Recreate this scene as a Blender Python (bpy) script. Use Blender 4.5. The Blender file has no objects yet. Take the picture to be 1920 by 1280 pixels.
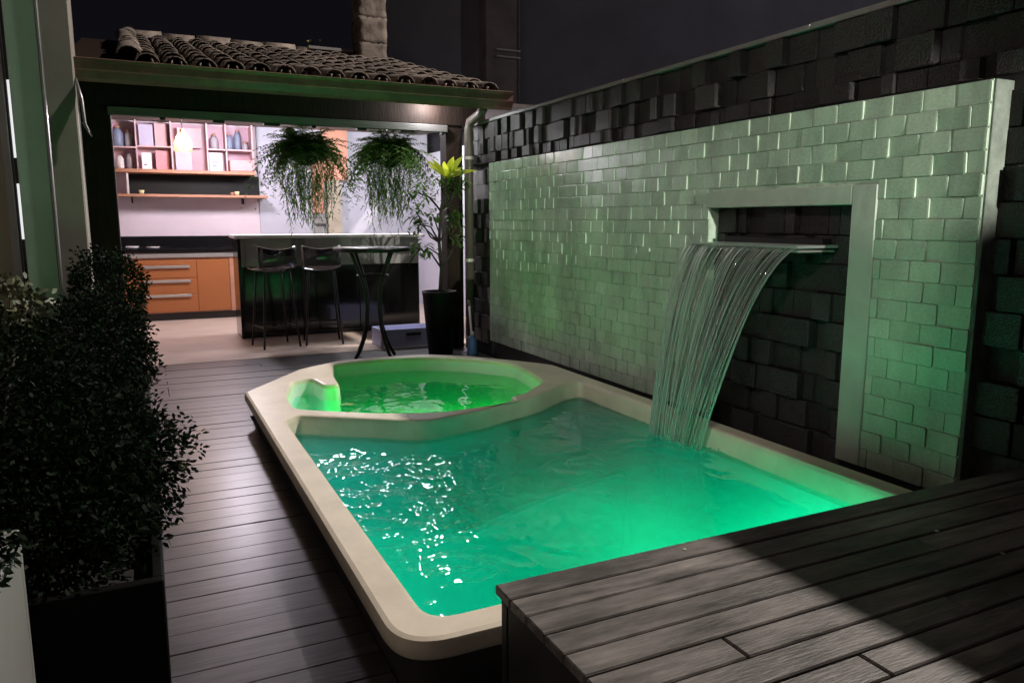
import bpy, bmesh, math, random
from mathutils import Vector, Matrix
from mathutils.noise import noise as pnoise
R = math.radians
random.seed(7)
SC = bpy.context.scene
COL = SC.collection

# ------------------------------------------------------------------ camera
cd = bpy.data.cameras.new('camera'); cam = bpy.data.objects.new('camera', cd); COL.objects.link(cam)
cd.sensor_width = 36.0; cd.lens = 36.0 * 1430 / 1920; cd.clip_start = 0.05; cd.clip_end = 400
cam.location = (0, 0, 1.3); cam.rotation_euler = (R(90 - 8.94), 0, R(-25.65))
SC.camera = cam

# ------------------------------------------------------------------ night sky
W = bpy.data.worlds.new('World'); SC.world = W; W.use_nodes = True
wn, wl = W.node_tree.nodes, W.node_tree.links
sky = wn.new('ShaderNodeTexSky'); sky.sky_type = 'NISHITA'; sky.sun_disc = False
sky.sun_elevation = R(-6); sky.sun_rotation = R(200)
bgs = wn['Background']; bgs.inputs[1].default_value = 0.05
wl.new(sky.outputs[0], bgs.inputs[0])
bg2 = wn.new('ShaderNodeBackground'); bg2.inputs[0].default_value = (0.0042, 0.0040, 0.0058, 1); bg2.inputs[1].default_value = 1.0
addn = wn.new('ShaderNodeAddShader')
wl.new(bgs.outputs[0], addn.inputs[0]); wl.new(bg2.outputs[0], addn.inputs[1]); wl.new(addn.outputs[0], wn['World Output'].inputs[0])

SC.view_settings.view_transform = 'Standard'; SC.view_settings.look = 'None'
SC.view_settings.gamma = 1; SC.view_settings.exposure = 0; SC.view_settings.use_curve_mapping = False
SC.cycles.use_denoising = True
SC.cycles.max_bounces = 8; SC.cycles.diffuse_bounces = 4; SC.cycles.glossy_bounces = 3; SC.cycles.transmission_bounces = 4
SC.cycles.transparent_max_bounces = 12; SC.cycles.sample_clamp_indirect = 4.0; SC.cycles.sample_clamp_direct = 0
SC.cycles.caustics_reflective = False; SC.cycles.caustics_refractive = False

# ------------------------------------------------------------------ lights (powers in one place; lamps are built further down)
def lamp(name, typ, loc, energy, color, size=0.05, aim=None, angle=None, blend=0.3, parent=None):
    l = bpy.data.lights.new(name, typ); l.energy = energy; l.color = color
    l.shadow_soft_size = size
    if typ == 'SPOT': l.spot_size = R(angle); l.spot_blend = blend
    o = bpy.data.objects.new(name, l); COL.objects.link(o); o.location = loc
    if aim is not None:
        o.rotation_euler = (Vector(aim) - Vector(loc)).to_track_quat('-Z', 'Y').to_euler()
    return o
TEAL = (0.0, 1.0, 0.40); LIME = (0.10, 1.0, 0.06)
LF = (10.5, 5.2, 10.8)      # street lamp behind the garden wall; the wall cuts its beam
LB = (-0.60, 0.35, 3.0)     # added fill spot off the house wall, brightens the panel
LS = (16.0, 3.0, 9.0)       # added unseen fill lamp, lights the neighbour wall
lamp('flood_light', 'SPOT', LF, 8300, (1.0, 0.91, 0.82), 0.14, (0.8, 5.5, 1.0), 66, 0.35)
lamp('panel_fill_light', 'SPOT', LB, 215, (1.0, 0.93, 0.84), 0.05, (2.98, 3.85, 1.30), 42, 0.5)
LT = (2.72, -1.30, 1.80)     # added lamp behind the camera, puts glints on the brick ends
lamp('brick_glint_light', 'SPOT', LT, 1300, (1.0, 0.95, 0.86), 0.02, (2.95, 2.6, 1.60), 15, 0.8)
lamp('neighbour_fill_light', 'POINT', LS, 420, (0.95, 0.93, 1.0), 0.15)
for p, e in (((1.25, 2.0, -0.40), 4), ((2.35, 2.15, -0.35), 23), ((0.80, 3.0, -0.4), 2)):
    lamp('pool_light', 'POINT', p, e, TEAL, 0.05)
lamp('pool_light', 'SPOT', (1.75, 2.02, -0.25), 100, TEAL, 0.05, (1.95, 4.3, -0.12), 75, 0.6)
for p, q, e in (((1.32, 4.32, -0.02), (1.5, 5.9, -0.16), 27), ((2.0, 4.30, -0.02), (1.8, 5.9, -0.16), 27), ((0.86, 4.62, 0.0), (1.9, 5.2, -0.16), 10)):
    lamp('spa_light', 'SPOT', p, e, LIME, 0.04, q, 125, 0.5)
lamp('kitchen_light', 'POINT', (0.95, 9.9, 2.42), 138, (0.98, 0.88, 1.0), 0.14)
lamp('kitchen_light', 'POINT', (2.30, 9.6, 2.42), 80, (0.97, 0.97, 1.0), 0.14)
lamp('kitchen_light', 'POINT', (3.15, 9.5, 2.42), 60, (0.97, 0.97, 1.0), 0.10)  # added ceiling lamp, reaches the lime leaves past the fern
LP = (2.55, 7.15, 2.40)      # soffit lamp tucked behind the gutter
lamp('soffit_light', 'POINT', LP, 24, (0.96, 0.97, 1.0), 0.04)
lamp('pendant_light', 'POINT', (0.52, 10.3, 2.27), 12, (1.0, 0.66, 0.28), 0.05)

# ------------------------------------------------------------------ materials
def mat(name, col, rough=0.6, var=0.25, scale=8.0, bump=0.0, bscale=None, metal=0.0, spec=0.5, rnd=0.0, coat=0.0,
        stretch=None, col2=None, trans=0.0, emit=None, estr=0.0, alpha=1.0, wear=0.0, wscale=(3, 3, 3)):
    m = bpy.data.materials.new(name); m.use_nodes = True
    n, l = m.node_tree.nodes, m.node_tree.links
    b = n['Principled BSDF']
    b.inputs['Roughness'].default_value = rough; b.inputs['Metallic'].default_value = metal
    b.inputs['Specular IOR Level'].default_value = spec; b.inputs['Coat Weight'].default_value = coat; b.inputs['Coat Roughness'].default_value = 0.30
    b.inputs['Transmission Weight'].default_value = trans; b.inputs['Alpha'].default_value = alpha
    b.inputs['Base Color'].default_value = (*col, 1)
    if emit: b.inputs['Emission Color'].default_value = (*emit, 1); b.inputs['Emission Strength'].default_value = estr
    tc = n.new('ShaderNodeTexCoord'); mp = n.new('ShaderNodeMapping'); l.new(tc.outputs['Object'], mp.inputs[0])
    oi = n.new('ShaderNodeObjectInfo')
    va = n.new('ShaderNodeVectorMath'); va.operation = 'MULTIPLY_ADD'
    l.new(oi.outputs['Random'], va.inputs[0]); va.inputs[1].default_value = (17, 29, 41); l.new(mp.outputs[0], va.inputs[2])
    if stretch: mp.inputs['Scale'].default_value = stretch
    if var > 0 or rnd > 0:
        nz = n.new('ShaderNodeTexNoise'); nz.inputs['Scale'].default_value = scale; nz.inputs['Detail'].default_value = 6; nz.inputs['Roughness'].default_value = 0.62
        l.new(va.outputs[0], nz.inputs['Vector'])
        rp = n.new('ShaderNodeValToRGB'); l.new(nz.outputs[0], rp.inputs[0])
        c2 = col2 or tuple(min(1, c * (1 + var)) for c in col); c1 = tuple(c * (1 - var) for c in col)
        rp.color_ramp.elements[0].position = 0.30; rp.color_ramp.elements[1].position = 0.70
        rp.color_ramp.elements[0].color = (*c1, 1); rp.color_ramp.elements[1].color = (*c2, 1)
        out = rp.outputs[0]
        if rnd > 0:
            mr = n.new('ShaderNodeMapRange'); l.new(oi.outputs['Random'], mr.inputs[0])
            mr.inputs[3].default_value = 1 - rnd; mr.inputs[4].default_value = 1 + rnd
            vm = n.new('ShaderNodeVectorMath'); vm.operation = 'SCALE'; l.new(out, vm.inputs[0]); l.new(mr.outputs[0], vm.inputs['Scale']); out = vm.outputs[0]
        if wear > 0:      # wear and stains that run on across neighbouring pieces
            ge = n.new('ShaderNodeNewGeometry'); ms = n.new('ShaderNodeMapping'); l.new(ge.outputs['Position'], ms.inputs[0]); ms.inputs['Scale'].default_value = wscale
            nw = n.new('ShaderNodeTexNoise'); nw.inputs['Scale'].default_value = 1.0; nw.inputs['Detail'].default_value = 7; nw.inputs['Roughness'].default_value = 0.68; l.new(ms.outputs[0], nw.inputs['Vector'])
            mw = n.new('ShaderNodeMapRange'); l.new(nw.outputs[0], mw.inputs[0]); mw.inputs[1].default_value = 0.35; mw.inputs[2].default_value = 0.65
            mw.inputs[3].default_value = 1 - wear; mw.inputs[4].default_value = 1 + wear*.5
            vw = n.new('ShaderNodeVectorMath'); vw.operation = 'SCALE'; l.new(out, vw.inputs[0]); l.new(mw.outputs[0], vw.inputs['Scale']); out = vw.outputs[0]
        l.new(out, b.inputs['Base Color'])
        mr2 = n.new('ShaderNodeMapRange'); l.new(nz.outputs[0], mr2.inputs[0])
        mr2.inputs[3].default_value = max(0.02, rough - 0.12 * min(1, var * 2)); mr2.inputs[4].default_value = min(1, rough + 0.12 * min(1, var * 2))
        l.new(mr2.outputs[0], b.inputs['Roughness'])
    if bump > 0:
        nb = n.new('ShaderNodeTexNoise'); nb.inputs['Scale'].default_value = bscale or scale * 3; nb.inputs['Detail'].default_value = 5
        l.new(va.outputs[0], nb.inputs['Vector'])
        bp = n.new('ShaderNodeBump'); bp.inputs['Strength'].default_value = bump; bp.inputs['Distance'].default_value = 0.01
        l.new(nb.outputs[0], bp.inputs['Height']); l.new(bp.outputs[0], b.inputs['Normal'])
    return m
M = {}
M['deck'] = mat('deck_wood', (0.060, 0.054, 0.061), 0.50, 0.40, 6, 0.2, 14, rnd=0.2, stretch=(0.5, 6, 6), spec=0.3, coat=0.6, wear=0.45, wscale=(2.2, 3.5, 2))
M['plat'] = mat('platform_wood', (0.17, 0.154, 0.146), 0.45, 0.5, 5, 0.22, 30, rnd=0.2, stretch=(0.7, 5, 5), spec=0.16, wear=0.5, wscale=(2.6, 5, 2))
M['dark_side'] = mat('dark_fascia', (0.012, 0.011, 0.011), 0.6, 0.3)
M['soil'] = mat('ground_dark', (0.012, 0.010, 0.009), 0.9, 0.4, 4, 0.4)
M['tilefloor'] = mat('floor_porcelain', (0.56, 0.45, 0.38), 0.4, 0.10, 3, 0.05, 30)
M['gel'] = mat('gelcoat', (0.72, 0.64, 0.52), 0.38, 0.05, 5, 0.04, 60, wear=0.10, wscale=(5, 5, 5))
M['shell'] = mat('pool_shell', (0.70, 0.76, 0.74), 0.5, 0.05, 3)
M['skirt'] = mat('pool_skirt', (0.035, 0.032, 0.03), 0.6, 0.3, 6)
M['stone'] = mat('dark_stone', (0.019, 0.0165, 0.016), 0.42, 0.45, 9, 0.9, 18, rnd=0.45)
M['mortar'] = mat('dark_mortar', (0.012, 0.012, 0.012), 0.9, 0.3)
M['brick'] = mat('panel_brick', (0.37, 0.465, 0.37), 0.24, 0.14, 9, 0.12, 30, rnd=0.10, spec=0.55, wear=0.28, wscale=(3, 3, 1.1))
M['grout'] = mat('panel_grout', (0.33, 0.42, 0.33), 0.8, 0.25, 12, 0.4)
M['plaster'] = mat('panel_plaster', (0.33, 0.37, 0.32), 0.55, 0.10, 6, 0.2)
M['endplaster_dim'] = mat('dimmed_end_plaster', (0.10, 0.12, 0.10), 0.8, 0.35, 14, 0.4)  # plaster darkened in colour to hold down the added lamp's light on the end
M['coping'] = mat('wall_coping', (0.16, 0.15, 0.145), 0.5, 0.2)
M['tile'] = mat('roof_clay', (0.17, 0.135, 0.115), 0.75, 0.55, 9, 0.7, 24, rnd=0.30)
M['gutter'] = mat('gutter_metal', (0.19, 0.11, 0.085), 0.4, 0.3, 6, metal=0.0)
M['darkwood'] = mat('dark_timber', (0.022, 0.013, 0.010), 0.7, 0.35, 8, 0.3, stretch=(4, 4, 0.6), spec=0.15)
M['greywood'] = mat('grey_timber', (0.12, 0.11, 0.105), 0.6, 0.25, 8, 0.3, stretch=(0.6, 4, 4))
M['pipe'] = mat('brown_pipe', (0.085, 0.068, 0.06), 0.45, 0.2)
M['nbr'] = mat('neighbour_render', (0.20, 0.19, 0.215), 0.9, 0.25, 0.6)
M['nbr2'] = mat('neighbour_pier', (0.24, 0.20, 0.19), 0.9, 0.25, 2)
M['white'] = mat('white_paint', (0.78, 0.75, 0.76), 0.55, 0.04, 3)
M['pinkwall'] = mat('kitchen_wall', (0.74, 0.64, 0.70), 0.5, 0.05, 2)
M['lavwall'] = mat('lavender_wall', (0.50, 0.50, 0.58), 0.6, 0.08, 2)
M['shelfwood'] = mat('shelf_wood', (0.46, 0.23, 0.15), 0.5, 0.15, 5, stretch=(0.5, 5, 5))
M['orange'] = mat('orange_cabinet', (0.37, 0.128, 0.042), 0.45, 0.10, 40, stretch=(0.5, 5, 5))
M['steel'] = mat('brushed_steel', (0.72, 0.68, 0.64), 0.3, 0.06, 20, metal=0.7)
M['black'] = mat('black_gloss', (0.008, 0.008, 0.009), 0.15, 0)
M['screen'] = mat('screen_black', (0.006, 0.007, 0.007), 0.55, 0.2, spec=0.25)
M['blackmat'] = mat('black_matt', (0.012, 0.012, 0.012), 0.6, 0.2)
M['iron'] = mat('black_iron', (0.015, 0.014, 0.014), 0.4, 0.2, 30, metal=0.4)
M['barglass'] = mat('bar_glass', (0.010, 0.012, 0.011), 0.10, 0.0, spec=0.8)
M['bargrey'] = mat('bar_grey', (0.26, 0.26, 0.25), 0.4, 0.15, 4)
M['acrylic'] = mat('smoke_acrylic', (0.22, 0.22, 0.23), 0.15, 0.0, trans=0.0)
M['fern'] = mat('fern_leaf', (0.10, 0.19, 0.04), 0.5, 0.5, 4)
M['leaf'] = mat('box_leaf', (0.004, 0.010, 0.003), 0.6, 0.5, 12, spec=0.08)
M['leafpale'] = mat('pale_leaf', (0.10, 0.11, 0.06), 0.5, 0.4, 12)
M['lime'] = mat('lime_leaf', (0.55, 0.60, 0.05), 0.45, 0.25, 6)
def leafy(m, t):
    n, l = m.node_tree.nodes, m.node_tree.links; b = n['Principled BSDF']; src = b.inputs['Base Color'].links[0].from_socket
    tr = n.new('ShaderNodeBsdfTranslucent'); l.new(src, tr.inputs[0]); mx = n.new('ShaderNodeMixShader'); mx.inputs[0].default_value = t
    l.new(b.outputs[0], mx.inputs[1]); l.new(tr.outputs[0], mx.inputs[2]); l.new(mx.outputs[0], n['Material Output'].inputs[0])
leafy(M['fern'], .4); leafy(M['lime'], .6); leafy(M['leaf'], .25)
M['bark'] = mat('bark', (0.03, 0.024, 0.02), 0.8, 0.4, 20, 0.6)
M['blackpot'] = mat('black_pot', (0.003, 0.003, 0.003), 0.6, 0.2, spec=0.15)
M['whitepot'] = mat('white_pot', (0.24, 0.24, 0.23), 0.5, 0.1, 4)
M['housewall'] = mat('house_render', (0.27, 0.235, 0.215), 0.8, 0.12, 2, 0.06, 60)
M['olive'] = mat('pale_door_panel', (0.30, 0.29, 0.22), 0.6, 0.1, 2)
M['greenleaf'] = mat('green_door_leaf', (0.34, 0.48, 0.40), 0.3, 0.12, 2)
M['alum'] = mat('aluminium', (0.30, 0.30, 0.30), 0.35, 0.1, 5, metal=0.7)
M['chim'] = mat('chimney_stone', (0.12, 0.095, 0.08), 0.85, 0.6, 9, 0.9, 14)
M['blue'] = mat('blue_plastic', (0.10, 0.24, 0.50), 0.35, 0.1)
M['lav'] = mat('lavender_plastic', (0.42, 0.44, 0.66), 0.35, 0.1)
M['yellow'] = mat('cream_ceramic', (0.80, 0.70, 0.40), 0.4, 0.1)
M['bulb'] = mat('bulb_glow', (1, 0.8, 0.5), 0.3, 0, emit=(1.0, 0.80, 0.45), estr=60)
M['globe'] = mat('globe_glow', (1, 1, 1), 0.3, 0, emit=(1.0, 0.98, 1.0), estr=5)
M['slit'] = mat('lit_window', (1, 1, 1), 0.3, 0, emit=(0.95, 0.97, 1.0), estr=0.75)
M['salmon'] = mat('salmon_paint', (0.66, 0.32, 0.22), 0.7, 0.15, 4, 0.2)
M['ceil'] = mat('ceiling_board', (0.16, 0.13, 0.11), 0.7, 0.2)
def colmat(name, c, rough=0.45): 
    if name not in M: M[name] = mat(name, c, rough, 0.08, 6)
    return M[name]

def mix_mat(name, tint, rough, fac_fresnel, ior=1.33, extra=None):
    m = bpy.data.materials.new(name); m.use_nodes = True
    n, l = m.node_tree.nodes, m.node_tree.links; n.remove(n['Principled BSDF'])
    t = n.new('ShaderNodeBsdfTransparent'); t.inputs[0].default_value = (*tint, 1)
    g = n.new('ShaderNodeBsdfGlossy'); g.inputs[0].default_value = (1, 1, 1, 1); g.inputs['Roughness'].default_value = rough
    mx = n.new('ShaderNodeMixShader'); fr = n.new('ShaderNodeFresnel'); fr.inputs[0].default_value = ior
    mu = n.new('ShaderNodeMath'); mu.operation = 'MULTIPLY'; mu.inputs[1].default_value = fac_fresnel; mu.use_clamp = True
    l.new(fr.outputs[0], mu.inputs[0]); l.new(mu.outputs[0], mx.inputs[0]); l.new(t.outputs[0], mx.inputs[1]); l.new(g.outputs[0], mx.inputs[2])
    out = mx.outputs[0]
    if extra:
        d = n.new('ShaderNodeBsdfTranslucent'); d.inputs[0].default_value = (0.9, 0.95, 0.92, 1)
        d2 = n.new('ShaderNodeBsdfDiffuse'); d2.inputs[0].default_value = (0.9, 0.95, 0.92, 1)
        m2 = n.new('ShaderNodeMixShader'); m2.inputs[0].default_value = 0.5; l.new(d.outputs[0], m2.inputs[1]); l.new(d2.outputs[0], m2.inputs[2])
        m3 = n.new('ShaderNodeMixShader'); m3.inputs[0].default_value = extra; l.new(out, m3.inputs[1]); l.new(m2.outputs[0], m3.inputs[2]); out = m3.outputs[0]
    l.new(out, n['Material Output'].inputs[0])
    return m
M['water'] = mix_mat('pool_water', (0.50, 0.96, 0.92), 0.03, 1.0)
def add_volume(m, col, dens, absorb):
    n, l = m.node_tree.nodes, m.node_tree.links
    v = n.new('ShaderNodeVolumePrincipled'); v.inputs['Color'].default_value = (*col, 1); v.inputs['Density'].default_value = dens
    v.inputs['Anisotropy'].default_value = 0.2; v.inputs['Absorption Color'].default_value = (*absorb, 1)
    l.new(v.outputs[0], n['Material Output'].inputs['Volume'])
add_volume(M['water'], (0.05, 0.92, 0.76), 1.45, (0.10, 0.9, 0.8))
SC.cycles.volume_bounces = 2
M['fall'] = mix_mat('falling_water', (0.92, 0.97, 0.94), 0.08, 1.3, extra=0.10)
M['streak'] = mix_mat('white_water', (0.92, 0.97, 0.94), 0.1, 1.5, extra=0.55)
M['glass'] = mix_mat('clear_glass', (0.9, 0.95, 0.92), 0.02, 1.2, 1.5)
M['smoke'] = mix_mat('smoke_acrylic', (0.5, 0.5, 0.52), 0.08, 1.4, 1.5)
M['blade'] = mix_mat('frosted_blade', (0.8, 0.95, 0.88), 0.1, 1.3, 1.5, extra=0.45)
M['amber'] = mix_mat('amber_glass', (1.0, 0.72, 0.24), 0.05, 1.2, 1.5, extra=0.12)

# ------------------------------------------------------------------ mesh helpers
class MB:
    def __init__(s): s.v = []; s.f = []
    def add(s, vs, fs):
        b = len(s.v); s.v += [tuple(v) for v in vs]; s.f += [tuple(i + b for i in f) for f in fs]; return s
    def box(s, x0, x1, y0, y1, z0, z1, bev=0.0):
        if bev <= 0:
            return s.add([(x0,y0,z0),(x1,y0,z0),(x1,y1,z0),(x0,y1,z0),(x0,y0,z1),(x1,y0,z1),(x1,y1,z1),(x0,y1,z1)],
                  [(3,2,1,0),(4,5,6,7),(0,1,5,4),(1,2,6,5),(2,3,7,6),(3,0,4,7)])
        bm = bmesh.new(); bmesh.ops.create_cube(bm, size=1)
        for v in bm.verts: v.co = ((x0+x1)/2 + v.co.x*(x1-x0), (y0+y1)/2 + v.co.y*(y1-y0), (z0+z1)/2 + v.co.z*(z1-z0))
        bmesh.ops.bevel(bm, geom=bm.edges[:], offset=bev, segments=1, affect='EDGES')
        bm.verts.ensure_lookup_table()
        s.add([v.co[:] for v in bm.verts], [[v.index for v in f.verts] for f in bm.faces]); bm.free(); return s
    def tube(s, pts, rad, n=8, caps=True):
        pts = [Vector(p) for p in pts]; rr = rad if isinstance(rad, (list, tuple)) else [rad]*len(pts)
        rings = []; up = None
        for i, p in enumerate(pts):
            t = (pts[min(i+1, len(pts)-1)] - pts[max(i-1, 0)]).normalized()
            if up is None: up = Vector((0,0,1)) if abs(t.z) < 0.9 else Vector((1,0,0))
            a = t.cross(up).normalized(); b = a.cross(t).normalized(); up = b
            rings.append([p + (a*math.cos(2*math.pi*k/n) + b*math.sin(2*math.pi*k/n))*rr[i] for k in range(n)])
        vs = [v for r in rings for v in r]; fs = []
        for i in range(len(pts)-1):
            for k in range(n): fs.append((i*n+k, i*n+(k+1)%n, (i+1)*n+(k+1)%n, (i+1)*n+k))
        if caps: fs += [tuple(range(n-1,-1,-1)), tuple((len(pts)-1)*n+k for k in range(n))]
        return s.add(vs, fs)
    def lathe(s, c, prof, n=20):
        vs = [(c[0]+r*math.cos(2*math.pi*k/n), c[1]+r*math.sin(2*math.pi*k/n), c[2]+z) for r, z in prof for k in range(n)]; fs = []
        for i in range(len(prof)-1):
            for k in range(n): fs.append((i*n+k, i*n+(k+1)%n, (i+1)*n+(k+1)%n, (i+1)*n+k))
        if prof[0][0] > 1e-4: fs.append(tuple(range(n-1,-1,-1)))
        if prof[-1][0] > 1e-4: fs.append(tuple((len(prof)-1)*n+k for k in range(n)))
        return s.add(vs, fs)
    def ball(s, c, r, n=12, sq=1.0):
        return s.lathe(c, [(max(1e-5, r*math.sin(math.pi*i/8)), -r*sq*math.cos(math.pi*i/8)) for i in range(9)], n)
    def leaf(s, p, d, L, w, droop=0.0, seg=1, up=None):
        d = Vector(d).normalized(); sd = d.cross(Vector(up or (0,0,1)))
        if sd.length < 1e-3: sd = Vector((1,0,0))
        sd.normalize(); p = Vector(p); vs = []; fs = []
        for i in range(seg+1):
            t = i/seg; q = p + d*L*t + Vector((0,0,-droop*L*t*t)); ww = w*(math.sin(math.pi*(0.12+0.86*t)))
            vs += [q - sd*ww/2, q + sd*ww/2]
        for i in range(seg): fs.append((2*i, 2*i+1, 2*i+3, 2*i+2))
        return s.add(vs, fs)
ORG = {}
def obj(name, mb, m, parent=None, smooth=False):
    off = ORG.get(parent.name, Vector((0,0,0))) if parent else Vector((0,0,0))
    me = bpy.data.meshes.new(name); me.from_pydata([tuple(Vector(v)-off) for v in mb.v], [], mb.f); me.update()
    me.materials.append(M[m] if isinstance(m, str) else m)
    if smooth: me.polygons.foreach_set('use_smooth', [True]*len(me.polygons))
    o = bpy.data.objects.new(name, me); COL.objects.link(o)
    if parent: o.parent = parent
    ORG[o.name] = off
    return o
def thing(name, label, cat, loc=(0,0,0), group=None):
    o = bpy.data.objects.new(name, None); COL.objects.link(o); o.location = loc; o.empty_display_size = 0.1
    o['label'] = label; o['category'] = cat
    if group: o['group'] = group
    ORG[o.name] = Vector(loc); return o
def tag(o, label, cat, group=None, kind=None):
    o['label'] = label; o['category'] = cat
    if group: o['group'] = group
    if kind: o['kind'] = kind
    return o
def struct(o, label): o['kind'] = 'structure'; o['label'] = label; return o
def piece(name, me, parent, loc, rot=None, scale=None):
    o = bpy.data.objects.new(name, me); COL.objects.link(o); o.parent = parent
    o.location = Vector(loc) - ORG.get(parent.name, Vector((0,0,0)))
    if rot: o.rotation_euler = rot
    if scale: o.scale = scale
    return o
def mesh(name, mb, m, smooth=False):
    me = bpy.data.meshes.new(name); me.from_pydata(mb.v, [], mb.f); me.update(); me.materials.append(M[m])
    if smooth: me.polygons.foreach_set('use_smooth', [True]*len(me.polygons))
    return me
# 2-D polygon tools
def fillet(pts, r, n=5):
    out = []; k = len(pts)
    for i in range(k):
        p = Vector(pts[i]); a = Vector(pts[i-1]) - p; b = Vector(pts[(i+1) % k]) - p
        rr = r[i] if isinstance(r, (list, tuple)) else r
        d = min(rr, a.length*0.45, b.length*0.45)
        if d < 1e-4: out.append(p); continue
        A = p + a.normalized()*d; B = p + b.normalized()*d
        for j in range(n+1):
            t = j/n; out.append(A*(1-t)**2 + p*2*t*(1-t) + B*t*t)
    return [(q.x, q.y) for q in out]
def offset(pts, d):      # CCW polygon: positive d grows
    k = len(pts); out = []
    for i in range(k):
        p = Vector(pts[i]); e1 = (p - Vector(pts[i-1])); e2 = (Vector(pts[(i+1) % k]) - p)
        n1 = Vector((e1.y, -e1.x)).normalized(); n2 = Vector((e2.y, -e2.x)).normalized()
        m = (n1+n2); m = m.normalized() if m.length > 1e-6 else n1
        out.append(tuple(p + m*d/max(0.5, m.dot(n1))))
    return out
def inside(x, y, poly):
    c = False; j = len(poly)-1
    for i in range(len(poly)):
        xi, yi = poly[i]; xj, yj = poly[j]
        if (yi > y) != (yj > y) and x < (xj-xi)*(y-yi)/(yj-yi)+xi: c = not c
        j = i
    return c
def fill(mb, loops, z):
    bm = bmesh.new()
    for lp in loops:
        vs = [bm.verts.new((x, y, z)) for x, y in lp]
        for i in range(len(vs)): bm.edges.new((vs[i-1], vs[i]))
    bmesh.ops.triangle_fill(bm, edges=bm.edges[:], use_beauty=True, use_dissolve=False, normal=(0,0,1))
    bm.verts.index_update()
    mb.add([v.co[:] for v in bm.verts], [[v.index for v in f.verts] for f in bm.faces]); bm.free(); return mb
def band(mb, levels):    # levels: list of (loop, z), all loops with the same count
    k = len(levels[0][0]); vs = [(x, y, z) for lp, z in levels for x, y in lp]; fs = []
    for i in range(len(levels)-1):
        for j in range(k): fs.append((i*k+j, i*k+(j+1) % k, (i+1)*k+(j+1) % k, (i+1)*k+j))
    return mb.add(vs, fs)

# ================================================================== POOL
OUT = fillet([(0.53,1.78),(2.82,1.78),(2.82,5.14),(2.62,5.45),(2.38,5.78),(2.05,6.04),(1.37,6.04),(1.0,5.81),(0.53,5.15)],
             [.16,.16,.10,.12,.12,.15,.12,.12,.03], 12)
PIN = fillet([(0.655,1.9),(2.70,1.9),(2.70,4.50),(2.55,4.48),(2.20,4.23),(1.70,4.02),(1.36,3.94),(0.74,4.38),(0.655,4.30)],
             [.09,.09,.12,.10,.12,.12,.08,.04,.04])
SIN = fillet([(0.75,4.55),(1.15,4.25),(1.49,4.10),(2.02,4.15),(2.05,4.29),(2.16,4.33),(2.47,4.62),(2.57,5.30),(2.34,5.64),(2.00,5.90),(1.62,5.945),(1.28,5.89),(1.19,5.52),
              (1.15,5.12),(1.05,5.14),(1.02,5.42),(0.88,5.36),(0.76,4.9)], [.08,.1,.12,.04,.03,.04,.12,.12,.12,.12,.1,.06,.05,.05,.05,.07,.06,.1])
RZ, WZ = 0.20, 0.088
pool = thing('swimming_pool', 'fibreglass pool with cream rim, octagonal spa at its far end, lit green', 'pool', (1.7, 3.8, 0))
mb = MB(); fill(mb, [offset(OUT, -0.02), offset(PIN, 0.02), offset(SIN, 0.02)], RZ)
band(mb, [(offset(OUT,-0.02), RZ), (offset(OUT,-0.006), RZ-.006), (OUT, RZ-.02), (OUT, RZ-.05), (offset(OUT,-.008), RZ-.062), (offset(OUT,-.05), RZ-.064)])
band(mb, [(offset(PIN,0.02), RZ), (offset(PIN,0.006), RZ-.005), (PIN, RZ-.018), (offset(PIN,-.004), RZ-.03), (offset(PIN,-.012), WZ-.02)])
band(mb, [(offset(SIN,0.02), RZ), (offset(SIN,0.006), RZ-.005), (SIN, RZ-.018), (offset(SIN,-.003), RZ-.03)])
ro = obj('rim', mb, 'gel', pool, smooth=True); ro.data.set_sharp_from_angle(angle=R(35))
mb = MB(); band(mb, [(offset(OUT,-.045), RZ-.055), (offset(OUT,-.05), -0.06)]); obj('skirt', mb, 'skirt', pool)
mb = MB(); band(mb, [(offset(PIN,-.0125), WZ-.021), (offset(PIN,-.05), -.75), (offset(PIN,-.10), -.86)]); fill(mb, [offset(PIN,-.10)], -.86)
obj('shell', mb, 'shell', pool, smooth=True)
# sunken bench under the divider
BEN = fillet([(0.66,4.30),(0.66,3.72),(1.05,3.62),(1.36,3.40),(1.75,3.60),(2.25,3.80),(2.68,3.86),(2.68,4.47),(2.55,4.48),(2.20,4.23),(1.70,4.02),(1.36,3.94),(0.74,4.38)],
             [.02,.06,.15,.2,.15,.15,.05,.05,.02,.02,.02,.02,.02])
mb = MB(); fill(mb, [offset(BEN,-.02)], -.27); band(mb, [(offset(BEN,-.02), -.27), (BEN, -.29), (BEN, -.86)]); obj('bench', mb, 'shell', pool)
mb = MB(); band(mb, [(offset(SIN,-.003), RZ-.029), (offset(SIN,-.012), WZ-.03), (offset(SIN,-.02), -.16)])
SPB = fillet([(1.22,4.62),(1.95,4.50),(2.22,4.72),(2.26,5.18),(2.0,5.55),(1.55,5.62),(1.28,5.30)], .12)
fill(mb, [offset(SIN,-.02), SPB], -.16); band(mb, [(SPB, -.16), (offset(SPB,-.03), -.42)]); fill(mb, [offset(SPB,-.03)], -.42)
obj('spa_shell', mb, 'shell', pool, smooth=True)
for (x, y, z) in ((2.2, 5.55, 0.02), (1.45, 5.86, 0.02), (2.5, 5.0, 0.0)):
    obj('spa_jet', MB().ball((x, y, z), 0.03, 10), 'white', pool, True)
for (x, y, z) in ((1.25, 1.93, -0.35), (2.45, 1.94, -0.35), (0.68, 3.0, -0.3)):
    obj('light_housing', MB().ball((x, y, z), 0.045, 12, 0.9), 'steel', pool, True)
mb = MB()
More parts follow.
